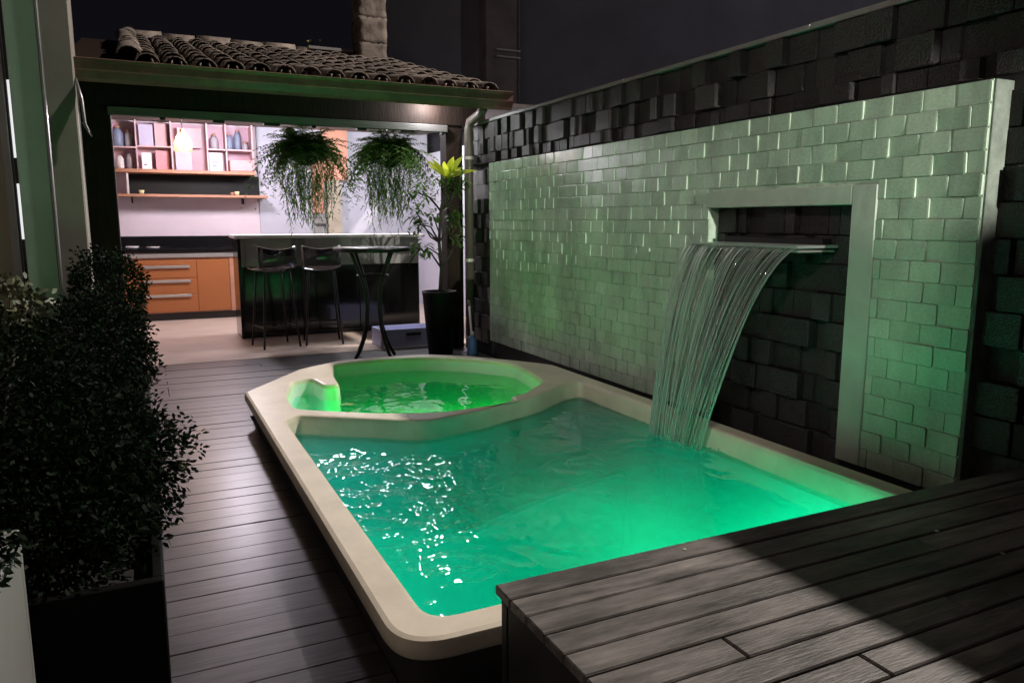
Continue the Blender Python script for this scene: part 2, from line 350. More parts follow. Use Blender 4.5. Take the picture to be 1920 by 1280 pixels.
for k in range(8):
    a = k*math.pi/4; mb.box(1.60+.03*math.cos(a)-.006, 1.60+.03*math.cos(a)+.006, 5.15+.03*math.sin(a)-.006, 5.15+.03*math.sin(a)+.006, -.42, -.412)
obj('spa_drain', mb.lathe((1.60, 5.15, -.42), [(.06,0),(.06,.008),(.02,.012)], 16), 'steel', pool)

def water(name, loop, step, amp, label, bias, depth, under):
    lp = offset(loop, .03); xs = [p[0] for p in lp]; ys = [p[1] for p in lp]; mbw = MB(); idx = {}
    x0, y0 = min(xs), min(ys); nx = int((max(xs)-x0)/step)+1; ny = int((max(ys)-y0)/step)+1
    def vid(i, j):
        if (i, j) not in idx:
            x, y = x0+i*step, y0+j*step
            a = amp*bias(x, y)
            z = WZ + a*(pnoise((x*5.5, y*4.0, 1.3)) + 0.55*pnoise((x*13, y*11, 4.1)) + 0.34*pnoise((x*26, y*24, 7.7)))
            idx[(i, j)] = len(mbw.v); mbw.v.append((x, y, z))
        return idx[(i, j)]
    for i in range(nx):
        for j in range(ny):
            if inside(x0+(i+.5)*step, y0+(j+.5)*step, lp): mbw.f.append((vid(i,j), vid(i+1,j), vid(i+1,j+1), vid(i,j+1)))
    # close the body of water downwards so that it is a volume
    cnt = {}
    for f in mbw.f:
        for a, b in zip(f, f[1:]+f[:1]): cnt[(a, b)] = 1
    edge = [(a, b) for (a, b) in cnt if (b, a) not in cnt]; low = {}
    def lo(i):
        if i not in low: low[i] = len(mbw.v); mbw.v.append((mbw.v[i][0], mbw.v[i][1], depth))
        return low[i]
    for a, b in edge: mbw.f.append((b, a, lo(a), lo(b)))
    top = [f for f in mbw.f[:len(mbw.f)-len(edge)]]
    for f in top: mbw.f.append(tuple(lo(i) for i in reversed(f)))
    o = obj(name, mbw, 'water', None, False); o.data.polygons.foreach_set('use_smooth', [k < len(top) for k in range(len(mbw.f))]); struct(o, label); return o
def rip(x, y):
    d = math.hypot(x-2.62, y-3.3)
    return 0.25 + 1.0*math.exp(-(((x-.88)/.42)**2)-(((y-3.25)/.62)**2)) + 0.9*math.exp(-(d/.35)**2)
water('pool_water', PIN, 0.013, 0.014, 'rippled turquoise green lit water filling the main pool', rip, -0.95, 0)
water('spa_water', SIN, 0.016, 0.003, 'calm bright green lit water filling the octagonal spa', lambda x, y: 1.0, -0.50, 0)

# ================================================================== GROUND, DECK, PLATFORM
mb = MB(); fill(mb, [[(-60,-40),(80,-40),(80,120),(-60,120)], offset(OUT,-.052)], -.055)
struct(obj('ground', mb, 'soil'), 'dark bare ground under the deck')
deck = thing('deck', 'dark timber deck boards beside the pool', 'deck'); del deck['category']; deck['kind'] = 'structure'
PW = 0.122
def deck_piece(x0, x1, y):
    mbp = MB().box(0, x1-x0, 0, PW-.003, -.03, 0, .002); me = mesh('plank', mbp, 'deck')
    piece('plank', me, deck, (x0, y, random.uniform(-.0015, .0005)), (random.uniform(-.003,.003), random.uniform(-.001,.001), 0))
y = 0.3
while y < 7.55:
    # boards are cut where the pool stands
    if y + PW < 1.78: deck_piece(-1.4, random.choice((0.3,0.5)), y); deck_piece(0.52, 2.98, y)
    elif y < 5.2:
        j = random.choice((-.5, -.62, -.35)); deck_piece(-1.4, j, y); deck_piece(j+.004, 0.575, y)
        if y > 1.6: deck_piece(2.775, 2.985, y)
    elif y < 6.0:
        xl = 0.53+(y+PW-5.15)*.60; xr = 2.80-(y+PW-5.14)*.72
        deck_piece(-1.4, -.4, y); deck_piece(-.396, max(.575, min(xl, 1.3)), y); deck_piece(max(xr, 2.1), 2.985, y)
    else:
        j = random.choice((0.1, 0.9, 1.4)); deck_piece(-1.4, j, y); deck_piece(j+.004, 2.985, y)
    y += PW
fl = MB().box(-2.5, 4.2, 7.56, 12.4, -.05, .002); struct(obj('pavilion_floor', fl, 'tilefloor'), 'pale pinkish tiled floor inside the open kitchen')

plat = thing('timber_platform', 'raised charcoal plank platform covering the near end of the pool', 'platform', (1.8, 1.0, 0)); del plat['category']; plat['kind'] = 'structure'
PZ, PX0, PX1 = 0.40, 0.74, 3.06
y = 1.64; k = 0
while y > -1.2:
    w = 0.088
    j = [None, None, None, 1.95, None, 1.085, 1.7, 1.3, None][k % 9] if k < 9 else random.choice((None, 1.2, 2.0))
    segs = [(PX0, PX1)] if j is None else [(PX0, j), (j+.005, PX1)]
    for a, b in segs:
        me = mesh('plank', MB().box(0, b-a, -(w-.006), 0, -.026, 0, .0035), 'plat')
        piece('plank', me, plat, (a, y, PZ+random.uniform(-.0012,.0008)), (random.uniform(-.006,.006), random.uniform(-.0006,.0006), 0))
    y -= w; k += 1
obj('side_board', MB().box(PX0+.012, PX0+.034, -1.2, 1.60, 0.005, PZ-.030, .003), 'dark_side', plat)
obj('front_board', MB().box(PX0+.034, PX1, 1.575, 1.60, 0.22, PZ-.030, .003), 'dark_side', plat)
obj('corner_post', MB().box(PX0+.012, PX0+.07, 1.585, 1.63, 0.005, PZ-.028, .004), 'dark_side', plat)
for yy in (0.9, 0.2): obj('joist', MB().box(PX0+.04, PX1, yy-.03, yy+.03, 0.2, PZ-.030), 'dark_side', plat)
for (x, yy) in ((1.30,1.60),(2.05,1.38),(2.07,1.20)): obj('screw', MB().lathe((x, yy, PZ), [(.006,0),(.006,.0015),(.002,.002)], 8), 'steel', plat)

# ================================================================== STONE WALL (right)
WX = 3.10; TOP = 2.27
wall = thing('stone_wall', 'long dark garden wall clad in uneven slate blocks, taller than the green panel', 'wall', (3.25, 3.5, 0))
obj('backing', MB().box(WX, WX+.22, -2.5, 7.42, -.04, TOP-.03), 'mortar', wall)
for a, b in ((-2.5, -.5), (-.5, 1.2), (1.205, 2.95), (2.955, 4.6), (4.605, 6.1), (6.105, 7.45)):
    obj('coping', MB().box(WX-.045, WX+.24, a, b, TOP-.03, TOP-.004+random.uniform(0,.004), .004), 'coping', wall)
blk = mesh('stone_block', MB().box(-.5, .5, -.5, .5, -.5, .5, .035), 'stone')
RH = 0.1433
def blocks(y0, y1, z0, z1, seed):
    rnd = random.Random(seed); z = TOP-.034
    while z - RH > z0 - RH*.5:
        zt = min(z, z1)
        if z <= z1 + RH*.5:
            y = y0
            while y < y1 - .02:
                w = min(rnd.choice((.07,.09,.12,.15,.19)), y1-y)
                if y1-y-w < .06: w = y1-y
                zb = max(z-RH, z0); h = zt-zb
                if h > .03:
                    dep = rnd.choice((.004,.018,.034,.050,.064))
                    piece('stone_block', blk, wall, (WX-dep/2+.01, y+w/2, (zt+zb)/2), (0, 0, rnd.uniform(-.02,.02)), (dep+.02, w-.006, h-.006))
                y += w
        z -= RH
blocks(0.35, 7.42, 1.86, TOP, 3)
blocks(0.75, 1.96, 0.02, 1.86, 5)
blocks(2.53, 3.62, 0.02, 1.42, 8)
blocks(6.74, 7.42, 0.02, 1.86, 9)

# ================================================================== PALE PANEL with niche
panel = thing('brick_panel', 'pale glazed brick panel glowing green behind the waterfall', 'wall panel', (3.0, 4.3, 0))
P0, P1, PB, PT = 1.945, 6.70, 0.16, 1.84; FX = 2.985
NY0, NY1, NZ = 2.555, 3.56, 1.377
for (a, b, c, d) in ((P0, NY0, PB, PT), (NY1, P1, PB, PT), (NY0, NY1, NZ, PT)):
    obj('slab', MB().box(FX, WX+.002, a, b, c, d), 'grout', panel)
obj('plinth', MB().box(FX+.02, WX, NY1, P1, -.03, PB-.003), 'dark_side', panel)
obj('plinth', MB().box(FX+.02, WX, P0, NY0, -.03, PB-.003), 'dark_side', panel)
obj('frame', MB().box(FX-.014, FX+.05, 2.42, NY0-.001, PB, 1.465, .004), 'plaster', panel)
obj('frame', MB().box(FX-.014, FX+.05, NY0, NY1+.02, NZ-.001, 1.465, .004), 'plaster', panel)
obj('end_face', MB().box(FX+.002, WX-.004, P0-.012, P0+.004, PB, PT, .003), 'endplaster_dim', panel)
BW, BH = 0.1455, 0.0885
bmesh_box = MB().box(-.5, .5, -.5, .5, -.5, .5, .06); bme = mesh('brick', bmesh_box, 'brick')
cells = []; r = 0; z = PT
rb = random.Random(21)
while z - BH > PB - .04:
    zb = max(PB, z-BH); y = P0 - (BW/2 if r % 2 else 0)
    while y < P1:
        a, b = max(y, P0), min(y+BW, P1)
        holes = [(2.42, NY1+.02, -1, 1.465)] 
        segs = [(a, b)]
        if zb < 1.465 - .02:
            h0, h1 = 2.42, (NY1 if zb < NZ-.03 else NY1+.02)
            segs = [(u, v) for u, v in ((a, min(b, h0)), (max(a, h1), b)) if v-u > .02]
        for u, v in segs:
            if v-u > .02: cells.append((u, v, zb, min(z, PT)))
        y += BW
    z -= BH; r += 1
cells.sort(key=lambda c: c[0]); rest = MB()
for i, (u, v, zb, zt) in enumerate(cells):
    proud = rb.choice((.003,.005,.007,.010)); c = (FX-proud/2+.003, (u+v)/2, (zb+zt)/2); s = (proud+.006, v-u-.0035, zt-zb-.0025); rz = rb.uniform(-.05, .015)
    if i < 300: piece('brick', bme, panel, c, (0, rb.uniform(-.05,.05), rz), s)
    else:
        for_v = [(c[0]+p[0]*s[0]+p[1]*s[1]*-rz, c[1]+p[1]*s[1], c[2]+p[2]*s[2]) for p in bmesh_box.v]
        rest.add(for_v, bmesh_box.f)
ro = obj('brick_field', rest, 'brick', panel); ro['kind'] = 'stuff'

# ================================================================== SPOUT and WATERFALL
sp = thing('waterfall_spout', 'thin glass and steel blade spout jutting from the dark niche', 'spout', (3.0, 3.1, 1.18))
SY0, SY1, SX, SZ = 2.70, 3.50, 2.80, 1.185
obj('blade', MB().box(SX, WX-.03, SY0, SY1, SZ-.014, SZ, .003), 'blade', sp)
obj('lower_lip', MB().box(SX+.03, WX-.03, SY0+.02, SY1-.02, SZ-.034, SZ-.024, .002), 'steel', sp)
obj('inlet_box', MB().box(WX-.09, WX-.02, SY0+.05, SY1-.05, SZ-.05, SZ+.03, .004), 'blackmat', sp)
fall = MB(); thin = MB(); rf = random.Random(4)
def strand(t, w, dest, x_end, jit):
    pts = []; ya = SY0+.02+(SY1-SY0-.04)*t; ye = 3.14+.36*t+rf.gauss(0, jit); n = 14
    xs = SX+.02; xe = x_end+rf.gauss(0, .012); ph = rf.uniform(0, 6)
    vs = []; fs = []
    for i in range(n+1):
        s = i/n; drop = s*s*.75+s*.25
        z = SZ-.008-(SZ-WZ-.0)*drop; x = xs+(xe-xs)*(s**.8); yy = ya+(ye-ya)*(s**1.15)+.006*math.sin(ph+7*s)*s
        ww = w*(1-.55*s)*(0.75+.25*math.sin(ph*2+9*s)); th = .0025+.002*s
        vs += [(x, yy-ww/2, z), (x-th, yy, z), (x, yy+ww/2, z), (x+th, yy, z)]
    for i in range(n):
        for k in range(4): fs.append((4*i+k, 4*i+(k+1)%4, 4*i+4+(k+1)%4, 4*i+4+k))
    dest.add(vs, fs)
for i in range(30): strand(rf.random(), rf.uniform(.012,.045), fall, 2.61, .012)
for i in range(46): strand(rf.random()*.95, rf.choice((.003,.004,.006,.010,.016)), thin, 2.61, .022)
for i in range(16): strand(.85+.25*rf.random(), rf.uniform(.002,.005), thin, 2.60, .04)
film = MB(); nt, ns = 60, 12
for i in range(ns+1):
    u = .80*i/ns; drop = u*u*.75+u*.25
    for k in range(nt+1):
        t_ = k/nt; ya = SY0+.015+(SY1-SY0-.03)*t_; ye = 3.14+.36*t_
        film.v.append((SX+.02+(2.61-SX-.02)*(u**.8)-.004*math.sin(40*t_+3*math.sin(9*t_))*u*2, ya+(ye-ya)*(u**1.15), SZ-.006-(SZ-WZ)*drop))
for i in range(ns):
    for k in range(nt):
        if i < 5 or math.sin(47*(k/nt)+9*math.sin(13*k/nt)) > -.9+.2*(i-4): film.f.append((i*(nt+1)+k, i*(nt+1)+k+1, (i+1)*(nt+1)+k+1, (i+1)*(nt+1)+k))
wf = thing('waterfall', 'thin sheet of water strands falling from the spout into the pool', 'waterfall', (2.65, 3.2, WZ))
obj('water_film', film, 'fall', wf, True); obj('water_sheet', fall, 'fall', wf, True); obj('water_streaks', thin, 'streak', wf, True)
spl = MB()
for i in range(140):
    a = rf.uniform(0, 6.3); d = abs(rf.gauss(0, .09)); spl.ball((2.60+d*math.cos(a)*.6, 3.3+rf.uniform(-.2,.2)+d*math.sin(a), WZ+.004+abs(rf.gauss(0,.012))), rf.uniform(.002,.006), 6)
so = obj('splash_droplets', spl, 'fall', None, True); tag(so, 'small white droplets where the falling water meets the pool', 'splash', kind='stuff')

# ================================================================== OPEN KITCHEN PAVILION
pav = thing('kitchen_pavilion', 'open kitchen pavilion with clay tiled roof and brown gutter beyond the pool', 'building', (1.5, 9.0, 0))
obj('post', MB().box(-.43, -.17, 7.30, 7.48, 0.0, 2.34, .008), 'darkwood', pav)
obj('post', MB().box(2.78, 2.955, 7.30, 7.48, 0.0, 2.40, .008), 'darkwood', pav)
obj('beam', MB().box(-.45, 3.20, 7.28, 7.50, 2.235, 2.46, .006), 'darkwood', pav)
obj('lintel_strip', MB().box(-.19, 2.78, 7.25, 7.33, 2.165, 2.232, .004), 'greywood', pav)
for i in range(8):
    x = .2+i*.42; obj('bracket', MB().box(x, x+.04+.05*(i % 3), 7.26, 7.32, 2.145, 2.164), 'blackmat', pav)
obj('back_wall', MB().box(-1.6, 1.55, 11.62, 11.75, 0, 3.3), 'pinkwall', pav)
obj('back_wall', MB().box(1.55, 4.1, 11.60, 11.75, 0, 3.3), 'lavwall', pav)
obj('side_wall', MB().box(3.95, 4.1, 7.55, 11.6, 0, 2.3), 'lavwall', pav)
obj('side_wall', MB().box(-1.6, -1.45, 7.55, 11.62, 0, 2.9), 'pinkwall', pav)
obj('ceiling', MB().add([(-1.5,7.35,2.47),(4.0,7.35,2.47),(4.0,11.6,2.62),(-1.5,11.6,2.62),(-1.5,7.35,2.50),(4.0,7.35,2.50),(4.0,11.6,2.65),(-1.5,11.6,2.65)],
    [(0,1,2,3),(7,6,5,4),(4,5,1,0),(5,6,2,1),(6,7,3,2),(7,4,0,3)]), 'ceil', pav)
# roof plane: eave (Y 7.0, z 2.50) up to ridge (Y 11, z 3.5)
SL = math.atan2(0.25, 1)
def roofz(y): return 2.50+(y-7.0)*.25
RX0, RX1 = 0.02, 3.24
obj('roof_sheet', MB().add([(-.5,7.05,roofz(7.05)-.035),(RX1,7.05,roofz(7.05)-.035),(RX1,11.05,roofz(11.05)-.035),(-.5,11.05,roofz(11.05)-.035),
    (-.5,7.05,roofz(7.05)-.005),(RX1,7.05,roofz(7.05)-.005),(RX1,11.05,roofz(11.05)-.005),(-.5,11.05,roofz(11.05)-.005)],
    [(3,2,1,0),(4,5,6,7),(0,1,5,4),(1,2,6,5),(2,3,7,6),(3,0,4,7)]), 'darkwood', pav)
def tile_mesh(name, r0, r1, L, flip):
    m_ = MB(); n = 7; vs = []; fs = []
    for e, (r, y) in enumerate(((r0, 0), (r1, L))):
        for q, rr in enumerate((r, r-.013)):
            for k in range(n+1):
                a = math.pi*k/n; zz = rr*math.sin(a)*.82
                vs.append((-rr*math.cos(a), y, -zz+.075 if flip else zz))
    m1 = n+1
    for k in range(n):
        fs += [(k, k+1, 2*m1+k+1, 2*m1+k), (m1+k+1, m1+k, 3*m1+k, 3*m1+k+1), (k+1, k, m1+k, m1+k+1), (2*m1+k, 2*m1+k+1, 3*m1+k+1, 3*m1+k)]
    fs += [(0, 2*m1, 3*m1, m1), (n, m1+n, 3*m1+n, 2*m1+n)]
    return mesh(name, m_.add(vs, fs), 'tile', True)
cover = tile_mesh('roof_tile', .095, .078, .50, False); pan = tile_mesh('pan_tile', .082, .098, .50, True)
rt = random.Random(12)
for i in range(15):
    x = RX0+.11+i*.215
    for j in range(10):
        y = 7.02+j*.405; z = roofz(y)
        if j < 9 or True:
            piece('roof_tile', cover, pav, (x+rt.uniform(-.010,.010), y+rt.uniform(-.02,.02), z+.042+rt.uniform(0,.010)), (SL-.03+rt.uniform(-.015,.015), rt.uniform(-.06,.06), rt.uniform(-.03,.03)))
        if i < 14: piece('pan_tile', pan, pav, (x+.1075, y, z+.006), (SL-.03, 0, rt.uniform(-.02,.02)))
ridge = mesh('ridge_tile', MB().add(*(lambda n: ([(0.42*e, -.12*math.cos(math.pi*k/n)*s, .10*math.sin(math.pi*k/n)*s) for e in (0,1) for s in (1,.86) for k in range(n+1)],
    [f for k in range(n) for f in ((k,k+1,2*(n+1)+k+1,2*(n+1)+k),((n+1)+k+1,(n+1)+k,3*(n+1)+k,3*(n+1)+k+1),(k+1,k,n+1+k,n+1+k+1),(2*(n+1)+k,2*(n+1)+k+1,3*(n+1)+k+1,3*(n+1)+k))]))(7)), 'tile', True)
for i in range(8): piece('ridge_tile', ridge, pav, (RX0-.05+i*.41, 11.05, roofz(11.05)+.04+rt.uniform(-.01,.015)), (rt.uniform(-.1,.1), rt.uniform(-.03,.03), rt.uniform(-.04,.04)))
for j in range(10):   # bedded verge of loose half tiles at the left end of the tiled part
    y = 7.05+j*.405; piece('roof_tile', cover, pav, (RX0-.02, y, roofz(y)+.07+rt.uniform(0,.03)), (SL+rt.uniform(-.05,.05), rt.uniform(-.3,.1), rt.uniform(-.08,.08)))
# gutter
g = MB(); n = 9; vs = []; fs = []
prof = [(6.99,2.525),(6.985,2.50),(6.96,2.47),(6.93,2.44),(6.90,2.425),(6.86,2.42),(6.83,2.435),(6.815,2.47),(6.815,2.51),(6.80,2.525),(6.825,2.53),(6.83,2.515),(6.835,2.475),(6.845,2.45),(6.865,2.437),(6.90,2.44),(6.925,2.455),(6.95,2.485),(6.97,2.51),(6.975,2.525)]
for x in (-.42, 3.26): vs += [(x, p[0]-.02, 2.52+(p[1]-2.53)*1.55) for p in prof]
k = len(prof); fs = [(i, (i+1) % k, k+(i+1) % k, k+i) for i in range(k)] + [tuple(range(k-1,-1,-1)), tuple(range(k, 2*k))]
gut = obj('gutter', MB().add(vs, fs), 'gutter', pav)
obj('end_cap', MB().add([(x, p[0]-.02, 2.52+(p[1]-2.53)*1.55) for x in (3.26, 3.275) for p in prof[:11]], [tuple(range(10,-1,-1)), tuple(range(11,22))]+[(i,(i+1)%11,11+(i+1)%11,11+i) for i in range(11)]), 'gutter', gut)
obj('fascia', MB().box(-.42, 3.22, 7.0, 7.04, 2.43, 2.51, .004), 'darkwood', pav)
dp = obj('downpipe', MB().tube([(3.0,6.88,2.36),(2.99,6.93,2.31),(2.965,7.12,2.26),(2.955,7.14,2.18),(2.955,7.14,0.02)], .045, 12), 'pipe', pav, True)
for zz in (1.9, .9, .12): obj('pipe_clip', MB().lathe((2.955,7.14,zz), [(.05,0),(.05,.03)], 14), 'steel', dp)
obj('window_block', MB().box(2.30, 2.46, 11.55, 11.6, 1.3, 2.2), 'salmon', pav)
obj('brick_pier', MB().box(2.46, 2.82, 11.50, 11.6, 1.9, 2.62), 'salmon', pav)
obj('brick_pier', MB().box(2.50, 2.70, 11.48, 11.6, 1.0, 1.9), colmat('beige_render', (.42,.36,.28)), pav)
for (x0,x1,z0,z1) in ((2.30,2.48,1.06,1.22),(2.30,2.48,1.26,1.42)): obj('vent_block', MB().box(x0,x1,11.52,11.59,z0,z1,.01), 'bargrey', pav)
# two ceiling globes, a third added to light the lime leaves, small roof plants
for i, (x, y) in enumerate(((0.95, 9.9), (2.30, 9.6), (3.15, 9.5))):
    t = thing('ceiling_lamp', ['round white ceiling lamp above the kitchen aisle, left one', 'glaring round white ceiling lamp seen between the hanging ferns', 'added white lamp above the right end of the bar that brightens the lime leaves'][i], 'lamp', (x, y, 2.56), 'ceiling lamps')
    obj('mount', MB().lathe((x, y, 2.53), [(.08,0),(.08,.03)], 16), 'white', t); obj('shade', MB().lathe((x, y, 2.515), [(.1,0),(.12,.01),(.1,.02)], 18), 'globe', t, True)
ch = thing('chimney', 'weathered square stone chimney rising through the clay roof', 'chimney', (3.0, 10.75, 3.4))
rc = random.Random(3)
def rough_block(x0,x1,y0,y1,z0,z1,amp):
    bm = bmesh.new(); bmesh.ops.create_cube(bm, size=1); bmesh.ops.subdivide_edges(bm, edges=bm.edges[:], cuts=5, use_grid_fill=True)
    m_ = MB()
    for v in bm.verts:
        q = Vector(((x0+x1)/2+v.co.x*(x1-x0), (y0+y1)/2+v.co.y*(y1-y0), (z0+z1)/2+v.co.z*(z1-z0)))
        nn = Vector((pnoise(q*9), pnoise(q*9+Vector((5,5,5))), pnoise(q*9+Vector((9,1,3)))*.4)); v.co = q+nn*amp
    bm.verts.index_update(); m_.add([v.co[:] for v in bm.verts], [[v.index for v in f.verts] for f in bm.faces]); bm.free(); return m_
z = 3.25
for i in range(5):
    h = rc.choice((.22,.28,.34)); dx = rc.uniform(-.012,.012)
    obj('stone', rough_block(2.80+dx, 3.18+dx, 10.55, 10.92, z, z+h, .025), 'chim', ch, True); z += h-.01
obj('flashing', MB().box(2.70, 3.30, 10.42, 10.54, roofz(10.45)+.06, roofz(10.45)+.10, .005), 'coping', ch)
wl_ = thing('timber_plank', 'loose pale board lying on the clay roof beside the chimney', 'plank', (2.5, 10.8, 3.5)); obj('board', MB().box(2.15, 2.75, 10.7, 10.8, 3.56, 3.60, .004), 'coping', wl_)
fl_ = thing('roof_weed', 'small yellow flowering weed growing on the roof ridge', 'plant', (2.25, 11.0, 3.6))
m1, m2 = MB(), MB()
for i in range(9):
    a = rc.uniform(0,6.3); p = (2.25+rc.uniform(-.1,.1), 11+rc.uniform(-.05,.05), 3.6); q = (p[0]+.06*math.cos(a), p[1]+.05*math.sin(a), 3.6+rc.uniform(.04,.14)); m1.tube([p, q], .003, 4); 
    if i % 3 == 0: m2.ball(q, .016, 8)
obj('stem', m1, 'leafpale', fl_); obj('flower', m2, 'yellow', fl_)

pl_ = thing('soffit_lamp', 'small soffit lamp behind the gutter near the right post', 'lamp', LP)
obj('base', MB().lathe((LP[0], LP[1], 2.452), [(.05,0),(.05,.012)], 14), 'steel', pl_); obj('lens', MB().lathe((LP[0], LP[1], 2.444), [(.04,0),(.045,.007)], 14), 'globe', pl_)
# ------------------------------------------------------------------ kitchen furniture
cab = thing('drawer_cabinet', 'orange wood base cabinet with three steel drawer handles and black worktop', 'cabinet', (0.4, 11.2, 0))
obj('body', MB().box(-.9, 1.105, 11.02, 11.6, .10, .90), 'shelfwood', cab)
obj('plinth', MB().box(-.9, 1.12, 11.03, 11.6, 0.0, .098), 'black', cab)
for k, (z0, z1) in enumerate(((.115,.335),(.34,.56),(.565,.80))):
    dr = obj('drawer', MB().box(-.25, .62, 11.0, 11.02, z0, z1, .003), 'orange', cab)
    zh = (.33,.52,.71)[k]; hd = MB().box(-.02, .54, 10.975, 10.985, zh-.018, zh+.018, .004); hd.box(.02,.05,10.984,11.0,zh-.01,zh+.01); hd.box(.47,.50,10.984,11.0,zh-.01,zh+.01)
    obj('handle', hd, 'steel', dr)
obj('door', MB().box(.625, 1.03, 11.0, 11.02, .115, .80, .003), 'orange', cab)
obj('end_panel', MB().box(1.035, 1.12, 10.99, 11.6, .10, .81, .003), 'shelfwood', cab)
obj('top_rail', MB().box(-.3, 1.11, 10.985, 11.02, .83, .885, .003), 'steel', cab)
obj('worktop', MB().box(-.9, 1.16, 10.97, 11.6, .90, .945, .004), 'black', cab)
obj('splash_back', MB().box(-.9, 1.16, 11.57, 11.618, .95, 1.10), 'black', cab)
for i, x in enumerate((-.13, .12)):
    t = thing('dish', ['white bowl on the black worktop, left of two', 'flat white dish on the black worktop beside the bowl'][i], 'dish', (x, 11.2, .945))
    obj('bowl', MB().lathe((x, 11.2, .946), [(.05,0),(.085,.03-.01*i),(.08,.032-.01*i),(.045,.006)], 16), 'white', t, True)
sh = thing('wall_shelf', 'long brown wooden shelf above the pale splashback', 'shelf', (.4, 11.5, 1.6))
obj('board', MB().box(-.9, 1.62, 11.25, 11.615, 1.62, 1.655, .003), 'shelfwood', sh)
for x in (-.1, 1.3): obj('bracket', MB().box(x, x+.02, 11.42, 11.6, 1.54, 1.618), 'blackmat', sh)
tv = thing('black_screen', 'long black glass panel between the two wooden shelves', 'panel', (.6, 11.58, 1.66)); obj('screen', MB().box(-.12, 1.55, 11.56, 11.612, 1.66, 1.925, .004), 'screen', tv)
obj('edge', MB().box(-.14, -.115, 11.28, 11.612, 1.658, 1.925, .003), 'white', tv)
for i, x in enumerate((.03, 1.22)):
    t = thing('cream_cup', ['small cream cup at the left end of the shelf', 'pair of small cream cups at the right end of the shelf'][i], 'cup', (x, 11.35, 1.655))
    obj('cup', MB().lathe((x, 11.35, 1.656), [(.025,0),(.035,.05),(.031,.05),(.02,.006)], 12), 'yellow', t, True)
    if i: obj('cup', MB().lathe((x-.06, 11.36, 1.656), [(.018,0),(.022,.04),(.019,.04),(.014,.006)], 12), 'shelfwood', t, True)
up = thing('display_cabinet', 'pink lit open display cabinet full of jars and cards above the kitchen', 'cabinet', (.5, 11.4, 1.93))
obj('base_board', MB().box(-.9, 1.47, 11.24, 11.6, 1.93, 1.975, .004), 'shelfwood', up)
obj('back', MB().box(-.9, 1.47, 11.585, 11.615, 1.975, 2.6), colmat('pink_back', (.58,.38,.47)), up)
for x in (-.55, .0, .42, .86, 1.1, 1.44): obj('divider', MB().box(x, x+.018, 11.28, 11.585, 1.975, 2.6), colmat('pink_board', (.62,.42,.46)), up)
for (a,b,z) in ((-.53,.0,2.24),(.018,.42,2.26),(.878,1.44,2.25)): obj('inner_shelf', MB().box(a, b, 11.28, 11.585, z, z+.018), colmat('pink_board', (.62,.42,.46)), up)
obj('side_box', MB().box(1.14, 1.44, 11.26, 11.58, 1.976, 2.13, .01), colmat('rose_box', (.70,.36,.38)), up)
rk = random.Random(31); pal = {'slate blue':(.20,.24,.36),'grey':(.36,.34,.40),'rose':(.72,.36,.42),'white':(.8,.76,.78),'lilac':(.50,.48,.66),'dusty pink':(.74,.50,.56)}
def jar(x, y, z, h, r, cname, label, lid=True):
    t = thing('jar', label, 'jar', (x, y, z), 'jars in the display cabinet'); c = colmat(cname.replace(' ','_')+'_glaze', pal[cname])
    obj('body', MB().lathe((x, y, z+.001), [(r*.8,0),(r,.02),(r,h*.75),(r*.7,h*.88),(r*.45,h)], 12), c, t, True)
    if lid: obj('lid', MB().lathe((x, y, z+h), [(r*.5,0),(r*.5,.02),(r*.2,.03)], 10), 'shelfwood', t)
def card(x, y, z, w, h, cname, label, marks=0):
    t = thing('card', label, 'card', (x, y, z), 'cards in the display cabinet'); c = colmat(cname.replace(' ','_')+'_card', pal[cname], .7)
    obj('sheet', MB().box(x-w/2, x+w/2, y, y+.012, z+.001, z+h, .002), c, t)
    for i in range(marks): obj('mark', MB().box(x-w*.3, x-w*.3+w*.6*rk.uniform(.5,1), y-.003, y-.0005, z+h*(.25+.2*i), z+h*(.33+.2*i)), colmat('slate_blue_glaze', pal['slate blue']), t)
jar(-.21, 11.42, 2.258, .24, .07, 'slate blue', 'tall slate blue jar on the upper left cabinet shelf'); jar(-.08, 11.45, 2.258, .2, .05, 'grey', 'narrow grey jar beside the tall blue jar')
jar(-.20, 11.40, 1.976, .17, .05, 'white', 'small white jar on the lower left cabinet shelf', False); jar(-.08, 11.42, 1.976, .2, .045, 'grey', 'grey jar on the lower left cabinet shelf', False)
jar(1.16, 11.42, 2.27, .2, .05, 'slate blue', 'slate blue bottle jar on the right cabinet shelf'); jar(1.27, 11.44, 2.27, .25, .045, 'slate blue', 'taller slate blue bottle jar on the right cabinet shelf'); jar(1.37, 11.42, 2.27, .1, .04, 'grey', 'short grey jar at the right end of the shelf')
jar(.97, 11.43, 2.27, .18, .055, 'grey', 'grey patterned jar on the right cabinet shelf')
card(.13, 11.40, 2.28, .17, .28, 'lilac', 'lilac board standing on the middle cabinet shelf'); card(.31, 11.42, 2.28, .15, .3, 'dusty pink', 'dusty pink board standing beside the lilac board')
card(.12, 11.40, 1.976, .12, .22, 'white', 'white card with a rose patch on the lower middle shelf', 1); card(.31, 11.42, 1.976, .16, .25, 'rose', 'plain rose card on the lower middle shelf')
card(.57, 11.38, 1.976, .20, .28, 'lilac', 'blue lilac card under the pendant lamp'); card(.98, 11.40, 1.976, .17, .25, 'white', 'white card with two rows of blue print', 2)
card(.66, 11.45, 2.28, .3, .26, 'dusty pink', 'wide dusty pink panel behind the pendant lamp')
pe = thing('pendant_lamp', 'glowing bulb pendant in amber glass hanging before the cabinet', 'lamp', (.52, 10.3, 2.6))
